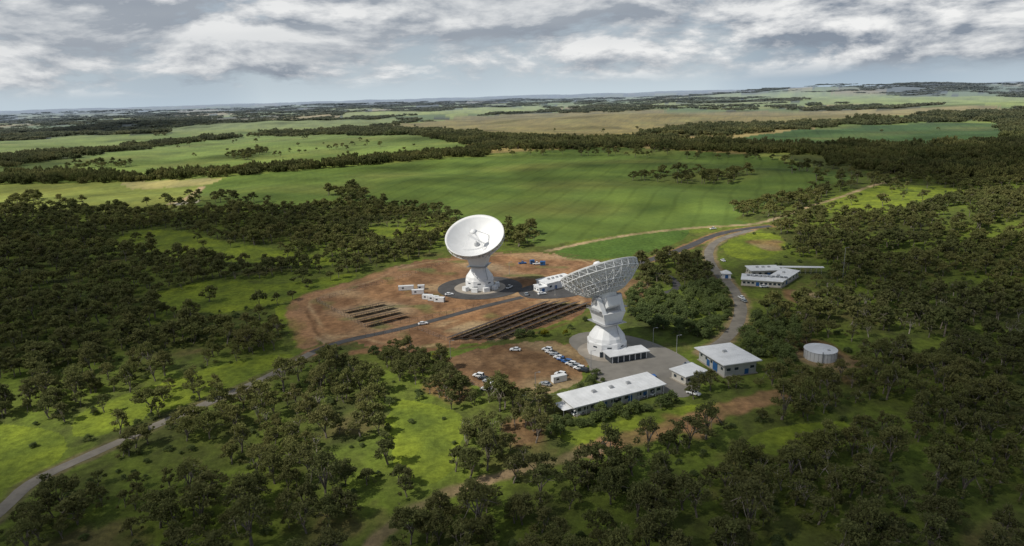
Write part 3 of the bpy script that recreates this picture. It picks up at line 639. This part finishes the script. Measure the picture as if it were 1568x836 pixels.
for u,v,r_ in((930,605,15),(965,600,14),(1000,592,13),(1105,562,15),(1135,562,12),(1060,582,9),(1262,550,12),(1262,568,8),(1160,430,16),(1190,430,16),(1215,425,12),(1245,419,8),(1112,424,6),(860,440,18),(929,537,16),(1180,418,14),(1180,448,12)):
    q=G(u,v); bl.append((q[0],q[1],r_))
hw=dict(a=5,b=6,c=6,d=6,e=4,f=4.5,g=6,h=7,i=3.5,j=4)
def excl(x,y,extra=0):
    m=inpoly(x,y,padw)|inpoly(x,y,parkw)|inpoly(x,y,yardw)|inpoly(x,y,gtw)
    for k,w in hw.items(): m|=dline(x,y,wl[k])<w+extra
    for a,b_,r_ in bl: m|=np.hypot(x-a,y-b_)<r_
    return m
TR=[]
def grid(poly,sp):
    lo=poly.min(0); hi=poly.max(0); gx,gy=np.meshgrid(np.arange(lo[0],hi[0]+sp,sp),np.arange(lo[1],hi[1]+sp,sp)); gx=gx.ravel()+rng.uniform(-.6,.6,gx.size)*sp; gy=gy.ravel()+rng.uniform(-.6,.6,gy.size)*sp
    m=inpoly(gx,gy,poly); return gx[m],gy[m]
def scat(px,sp,kind='t',gap=None,gs=45,mead=.08,sc=(.6,1.2),ex=True,world=None,seed=77):
    P=GP(px) if world is None else world; x,y=grid(P,sp)
    if gap is not None: m=(waves(x,y,gs,seed,8)+.35*rng.normal(size=len(x)))>gap; x,y=x[m],y[m]
    if ex and len(x):
        m=~excl(x,y); x,y=x[m],y[m]
    for M_ in MW:
        m=inpoly(x,y,M_); keep=(~m)|(rng.random(len(x))<mead); x,y=x[keep],y[keep]
    for a,b_ in zip(x,y): TR.append((a,b_,kind,sc[0]+(sc[1]-sc[0])*rng.beta(1.6,1.6)))
scat([(-90,335),(200,324),(420,322),(560,312),(640,318),(705,332),(700,345),(660,392),(600,402),(540,425),(430,470),(445,500),(470,530),(420,575),(280,625),(120,690),(-90,660)],7.4,gap=-.4,gs=60,sc=(.5,1.25))
scat([(-90,640),(60,650),(120,690),(280,632),(470,545),(480,500),(430,470),(300,470),(-90,560)],15,gap=-.1)
scat([(-120,1150),(-90,830),(60,735),(280,650),(500,550),(640,562),(690,590),(740,620),(840,640),(850,690),(700,745),(600,800),(560,1150)],7.5,gap=-.45,gs=42,sc=(.5,1.35))
scat([(560,1150),(600,815),(720,755),(930,705),(1100,660),(1190,618),(1300,565),(1700,540),(1760,1150)],7.3,gap=-.65,gs=45,sc=(.5,1.35))
scat([(1160,470),(1225,448),(1275,420),(1230,400),(1185,350),(1300,300),(1350,258),(1700,232),(1760,545),(1300,568),(1190,606),(1160,590),(1180,560),(1230,500),(1170,500)],7.8,gap=-.4,gs=60,sc=(.5,1.25))
scat([(1180,640),(1330,600),(1350,760),(1100,790),(1040,710)],8,kind='d',gap=-.1)
scat([(1230,450),(1600,440),(1600,560),(1300,560)],12,kind='d',gap=-.1)
scat([(200,690),(520,600),(560,700),(300,800)],13,kind='d',gap=0)
scat([(700,640),(850,650),(850,700),(690,760)],11,kind='d',gap=.2)
scat([(960,452),(1010,440),(1110,442),(1125,470),(1125,505),(1095,522),(1040,520),(1000,500),(960,492)],5.4,kind='s',sc=(.8,1.5))
scat([(970,405),(1050,395),(1090,430),(1040,445),(970,440)],7.5)
scat([(1140,480),(1230,495),(1240,540),(1190,590),(1160,565),(1125,520)],5.4,kind='s',sc=(.8,1.5))
scat([(1080,560),(1150,590),(1190,600),(1100,625),(1060,615)],6.5,kind='t',sc=(.6,.85))
scat([(840,648),(905,640),(1030,604),(1035,618),(920,662),(845,672)],3.6,kind='s',sc=(.7,1.1))
scat([(560,528),(700,533),(840,505),(905,482),(900,500),(860,518),(780,520),(720,535),(650,560),(560,548)],6.5,kind='s',gap=-.2,sc=(.5,1.1))
scat([(560,528),(700,533),(840,505),(905,482),(900,500),(860,518),(780,520),(720,535),(650,560),(560,548)],13,kind='w',sc=(.6,1.1))
scat([(900,560),(935,588),(900,600),(870,600),(905,575)],4.5,kind='s',ex=False,sc=(.5,.8))
scat([(580,540),(680,560),(720,600),(820,612),(850,640),(760,640),(640,600)],6.8,sc=(.6,1.0))
scat([(-90,480),(430,470),(560,560),(850,700),(1190,618),(1700,540),(1760,1100),(-120,1100)],8,kind='u',gap=.1,gs=30,sc=(.25,.6),mead=.25)
scat([(1140,352),(1300,300),(1700,260),(1700,540),(1300,560),(1150,480)],11,kind='u',gap=0,gs=30,sc=(.3,.7),mead=.2)
scat([(965,276),(1010,262),(1100,262),(1185,270),(1190,278),(1100,283),(1010,280)],13,gap=-.3,sc=(1,1.5),gs=90)
scat([(498,298),(545,290),(565,305),(540,314)],11,sc=(1,1.4)); scat([(770,352),(815,350),(822,372),(800,380),(770,376)],8.5,sc=(.9,1.3))
scat([(345,243),(395,228),(415,232),(380,246)],15,sc=(1,1.5)); scat([(100,256),(200,252),(210,257),(110,262)],17,sc=(1,1.4))
scat([(1120,322),(1160,318),(1230,296),(1300,288),(1300,300),(1200,345),(1170,340),(1130,330)],10,gap=-.3,sc=(.9,1.3))
scat([(300,300),(440,314),(300,322),(-80,333),(-80,322),(200,318)],12,gap=.1,sc=(.8,1.3)); scat([(15,308),(60,302),(60,310),(20,314)],11,sc=(1,1.3));
def far(px,k=.92,sc=1.0,gap=None):
    P=GP(px); lo=P.min(0);hi=P.max(0); sp=float(np.clip(np.hypot(*P.mean(0))/75,15,110))
    x,y=grid(P,sp)
    if gap is not None: m=waves(x,y,sp*6,91,7)+.4*rng.normal(size=len(x))>gap; x,y=x[m],y[m]
    for a,b_ in zip(x,y): TR.append((a,b_,'g',sp/33.*rng.uniform(.7,1.2)*sc))
far([(-80,275),(200,272),(350,262),(560,245),(720,231),(760,228),(740,240),(560,253),(345,271),(100,281),(-80,285)],gap=-1)
far([(-80,268),(60,264),(180,268),(60,275),(-80,277)])
far([(650,208),(760,208),(900,214),(980,208),(1110,218),(1250,224),(1400,222),(1660,215),(1660,246),(1400,246),(1250,238),(1080,232),(950,226),(820,230),(730,226)],gap=-.8)
far([(1060,192),(1180,191),(1380,178),(1560,170),(1660,172),(1660,190),(1535,189),(1420,187),(1250,196),(1120,208),(960,210),(980,204)],gap=-.6)
far([(1535,186),(1660,182),(1660,222),(1538,222)])
far([(1240,246),(1350,240),(1700,236),(1700,262),(1500,280),(1350,262)],gap=-.5)
far([(-80,200),(150,198),(330,188),(560,178),(600,180),(480,184),(300,192),(150,205),(-80,216)],gap=-.7)
far([(200,222),(340,208),(390,207),(230,228),(20,256),(-80,262),(-80,248),(100,240)],gap=-.6)
far([(560,196),(600,190),(740,206),(700,214),(640,207),(400,208),(450,202)],gap=-.4)
far([(850,174),(930,162),(1000,166),(960,171)],gap=-.3)
for px,sp,gp in (([(345,240),(560,215),(700,220),(560,245)],60,.4),([(700,228),(900,226),(1100,236),(1180,246),(900,240),(720,240)],26,-.3),([(150,240),(400,210),(640,206),(700,225),(400,250)],110,0),([(-80,300),(300,290),(300,315),(-80,325)],75,0),([(1180,240),(1420,262),(1350,290),(1230,290)],24,-.1),([(1340,200),(1500,195),(1500,215),(1350,214)],120,0),([(600,190),(1300,175),(900,210)],260,0.2)):
    x,y=grid(GP(px),sp); m=waves(x,y,sp*5,95,7)+.5*rng.normal(size=len(x))>gp
    for a,b_ in zip(x[m],y[m]): TR.append((a,b_,'t',rng.uniform(.9,1.5)))
n=26000; lr=rng.uniform(math.log(1050),math.log(14000),n); r_=np.exp(lr); a_=np.radians(rng.uniform(-46,46,n)); x=r_*np.sin(a_); y=r_*np.cos(a_)
h,h2,ed=cellfield(x,y); m=((h<WT)&(waves(x,y,200,97,7)>-1.0))|((ed<10+r_/160)&(h2<.65))|(rng.random(n)<.012)
for P,_c in FW: m&=~inpoly(x,y,P)
x,y,r_=x[m],y[m],r_[m]
for a,b_,q in zip(x,y,r_): TR.append((a,b_,'g',np.clip(q/75,15,130)/36.))
def mass(name,meshes,rows):
    if not rows: return
    coll=bpy.data.collections.new(name+'_sources')
    for k,me_ in enumerate(meshes):
        o=bpy.data.objects.new('%s_source_%02d'%(name,k),me_); coll.objects.link(o)
    R_=np.array(rows); n=len(R_); me=bpy.data.meshes.new(name); me.vertices.add(n); me.vertices.foreach_set('co',R_[:,:3].ravel())
    at=me.attributes.new('rotv','FLOAT_VECTOR','POINT'); rv=np.zeros((n,3)); rv[:,2]=rng.uniform(0,6.28,n); at.data.foreach_set('vector',rv.ravel())
    at=me.attributes.new('sclv','FLOAT_VECTOR','POINT'); at.data.foreach_set('vector',R_[:,3:6].ravel())
    at=me.attributes.new('pick','INT','POINT'); at.data.foreach_set('value',rng.integers(0,len(meshes),n).astype(np.int32))
    ob=bpy.data.objects.new(name,me); scene.collection.objects.link(ob)
    ng=bpy.data.node_groups.new(name,'GeometryNodeTree'); ng.interface.new_socket('Geometry',in_out='INPUT',socket_type='NodeSocketGeometry'); ng.interface.new_socket('Geometry',in_out='OUTPUT',socket_type='NodeSocketGeometry')
    ni=ng.nodes.new('NodeGroupInput'); no=ng.nodes.new('NodeGroupOutput'); ci=ng.nodes.new('GeometryNodeCollectionInfo'); ci.inputs['Collection'].default_value=coll; ci.inputs['Separate Children'].default_value=True; ci.inputs['Reset Children'].default_value=True
    ip=ng.nodes.new('GeometryNodeInstanceOnPoints'); ip.inputs['Pick Instance'].default_value=True
    def na(nm,dt):
        k=ng.nodes.new('GeometryNodeInputNamedAttribute'); k.data_type=dt; k.inputs['Name'].default_value=nm; return [s for s in k.outputs if s.enabled and s.name=='Attribute'][0]
    ng.links.new(ni.outputs[0],ip.inputs['Points']); ng.links.new(ci.outputs[0],ip.inputs['Instance']); ng.links.new(na('pick','INT'),ip.inputs['Instance Index'])
    ng.links.new(na('rotv','FLOAT_VECTOR'),ip.inputs['Rotation']); ng.links.new(na('sclv','FLOAT_VECTOR'),ip.inputs['Scale']); ng.links.new(ip.outputs[0],no.inputs[0])
    md=ob.modifiers.new('instances','NODES'); md.node_group=ng
farrows=[];grows=[];urows=[];cnt=0
TA=np.array([(a,b_) for a,b_,_,_ in TR]); TZ=H(TA[:,0],TA[:,1])
SETS={'t':(NEAR,'eucalyptus_tree'),'d':(SPARSE,'sparse_eucalyptus_tree'),'s':(SHRUB,'shrub'),'w':(WATTLE,'wattle_bush')}
for (a,b_,k,s),z in zip(TR,TZ):
    r_=math.hypot(a,b_)
    if k=='g': grows.append((a,b_,z,s,s,random.uniform(.8,1.35))); continue
    if k=='u': urows.append((a,b_,z,s*1.2,s*1.2,s)); continue
    if r_<340 or k!='t':
        L_,nm=SETS[k]; o=bpy.data.objects.new(nm,random.choice(L_)); scene.collection.objects.link(o); cnt+=1
        o.location=(a,b_,z); o.rotation_euler=(random.uniform(-.07,.07),random.uniform(-.07,.07),random.uniform(0,6.28)); q=s*random.uniform(.85,1.15); o.scale=(q,q*random.uniform(.8,1.1),s)
    else: farrows.append((a,b_,z,s,s,s*random.uniform(.9,1.1)))
mass('distant_woodland',FAR,farrows); mass('distant_tree_belts',GROVE,grows); mass('understory_bushes',SHRUB,urows)
print('trees near',cnt,'far',len(farrows),'groves',len(grows),'under',len(urows))
# ------------------------------------------------------------------ sun, cloud, sky
el=math.radians(48); sh=np.array([-.93,-.37]); sh/=np.hypot(*sh); S=Vector((sh[0]*math.cos(el),sh[1]*math.cos(el),math.sin(el)))
sl=bpy.data.lights.new('sun','SUN'); sl.energy=4.5; sl.angle=math.radians(.5); sl.color=(1,.95,.85); so=bpy.data.objects.new('sun',sl); so.rotation_euler=S.to_track_quat('Z','Y').to_euler(); so.location=(0,0,500); scene.collection.objects.link(so)
CH_=950.; off=sh*CH_/math.tan(el)
gx,gy=np.meshgrid(np.linspace(-2600,2800,230),np.linspace(-500,4700,230)); gx=gx.ravel(); gy=gy.ravel()
SH=[(120,480,150,90,.85),(0,390,220,200,.8),(330,345,120,60,.65),(20,840,70,55,.85),(330,830,70,30,.45),(1520,640,110,90,.85),(1540,430,140,120,.75),(1400,800,110,50,.7),(950,850,150,28,.55),(1470,245,480,200,.8),(1150,228,330,100,.5),(60,200,900,420,.85),(120,250,300,70,.45),(1250,440,50,45,.35),(620,215,250,90,.3),(1180,300,90,60,.35),(600,300,150,45,.3)]
keep=np.ones(len(gx)); wob=1+.35*waves(gx,gy,130,55,6)
for u,v,a,b_,s in SH:
    q=G(u,v); d=((gx-q[0])/a)**2+((gy-q[1])/b_)**2; keep*=1-s*np.clip(np.exp(-.5*np.clip(d*wob,0,None)**1.5),0,1)
den=(1-keep)+.3*np.clip(waves(gx,gy,420,56,6)-.2,0,1.2)*sstep(500,800,np.hypot(gx,gy-200)); ed=np.minimum(np.minimum(gx+2600,2800-gx),np.minimum(gy+500,4700-gy)); den=np.clip(den,0,.85)*sstep(0,250,ed)
n=230; F=[(i*n+j,i*n+j+1,(i+1)*n+j+1,(i+1)*n+j) for i in range(n-1) for j in range(n-1)]
m,nt=newmat('shade_cloud_sheet'); o=N(nt,'ShaderNodeOutputMaterial'); at=N(nt,'ShaderNodeAttribute',attribute_name='shade_cover'); t=N(nt,'ShaderNodeBsdfTransparent'); d=N(nt,'ShaderNodeBsdfDiffuse'); d.inputs[0].default_value=(.85,.85,.85,1); tl=N(nt,'ShaderNodeBsdfTranslucent'); tl.inputs[0].default_value=(.7,.7,.72,1)
ms=N(nt,'ShaderNodeMixShader'); ms.inputs[0].default_value=.4; L(nt,d.outputs[0],ms.inputs[1]); L(nt,tl.outputs[0],ms.inputs[2]); mx=N(nt,'ShaderNodeMixShader'); L(nt,at.outputs['Fac'],mx.inputs[0]); L(nt,t.outputs[0],mx.inputs[1]); L(nt,ms.outputs[0],mx.inputs[2]); L(nt,mx.outputs[0],o.inputs[0])
zz=CH_+30*waves(gx,gy,500,57,5)
c=objmesh('shade_cloud',[(a+off[0],b_+off[1],q) for a,b_,q in zip(gx,gy,zz)],F,m); at=c.data.attributes.new('shade_cover','FLOAT','POINT'); at.data.foreach_set('value',den)  # unseen overhead cloud sheet, its cover shaped to shade chosen ground areas
w=bpy.data.worlds.new('World'); scene.world=w; w.use_nodes=True; nt=w.node_tree; nt.nodes.clear()
o=N(nt,'ShaderNodeOutputWorld'); bg=N(nt,'ShaderNodeBackground'); sk=N(nt,'ShaderNodeTexSky',sky_type='NISHITA'); sk.sun_disc=False; sk.sun_elevation=el; sk.sun_rotation=math.atan2(S.x,S.y); sk.altitude=300; sk.dust_density=1.5
tc=N(nt,'ShaderNodeTexCoord'); sp=N(nt,'ShaderNodeSeparateXYZ'); L(nt,tc.outputs['Generated'],sp.inputs[0])
z=math_(nt,'MAXIMUM',sp.outputs[2],0.0)
def wn(scale,detail,rough,dist=0,vs=(1,1,2.6),off_=(0,0,0)):
    mp=N(nt,'ShaderNodeMapping'); mp.inputs['Location'].default_value=off_; mp.inputs['Scale'].default_value=vs; L(nt,tc.outputs['Generated'],mp.inputs[0])
    k=N(nt,'ShaderNodeTexNoise'); k.inputs['Scale'].default_value=scale; k.inputs['Detail'].default_value=detail; k.inputs['Roughness'].default_value=rough; k.inputs['Distortion'].default_value=dist; L(nt,mp.outputs[0],k.inputs[0]); return k.outputs['Fac']
skyc=mixc(nt,1.0,sk.outputs[0],(.08,.08,.08),'MULTIPLY')
rain=ramp(nt,wn(1.6,2,.5,0,(1,1,1),(4.3,.5,0)),.42,.6)
hz=mixc(nt,rain,(.36,.46,.56),(.56,.65,.71)); mid=mixc(nt,rain,(.27,.34,.44),(.46,.54,.62))
low=mixc(nt,ramp(nt,z,.0,.06),hz,mixc(nt,.25,mid,skyc))
O=(3.1,1.2,.4); VS=(1,1,3.0); d0=wn(5.2,7,.6,.2,VS,O); d1=wn(5.2,7,.6,.2,VS,(O[0]-.012,O[1],O[2]+.05))
lit=math_(nt,'ADD',math_(nt,'MULTIPLY',math_(nt,'SUBTRACT',d0,d1),6.0),.42,True)
deck=wn(1.7,4,.55,.2,(1,1,5),(1,6,2))
cc=mixc(nt,lit,(.24,.28,.34),(.9,.9,.89)); cc=mixc(nt,math_(nt,'MULTIPLY',ramp(nt,deck,.38,.62),.5),cc,(.52,.55,.58))
bias=ramp(nt,z,.02,.10,(0,0,0),(.17,.17,.17)); low_cut=ramp(nt,z,.01,.03)
dens=math_(nt,'ADD',d0,bias); cm=math_(nt,'MULTIPLY',ramp(nt,dens,.46,.57),low_cut); cm=math_(nt,'MULTIPLY',cm,.96)
c1=mixc(nt,cm,low,cc)
over=mixc(nt,.5,skyc,(.28,.32,.38)); fin=mixc(nt,ramp(nt,z,.2,.45),c1,over)
L(nt,fin,bg.inputs[0]); bg.inputs[1].default_value=1.0; L(nt,bg.outputs[0],o.inputs[0])
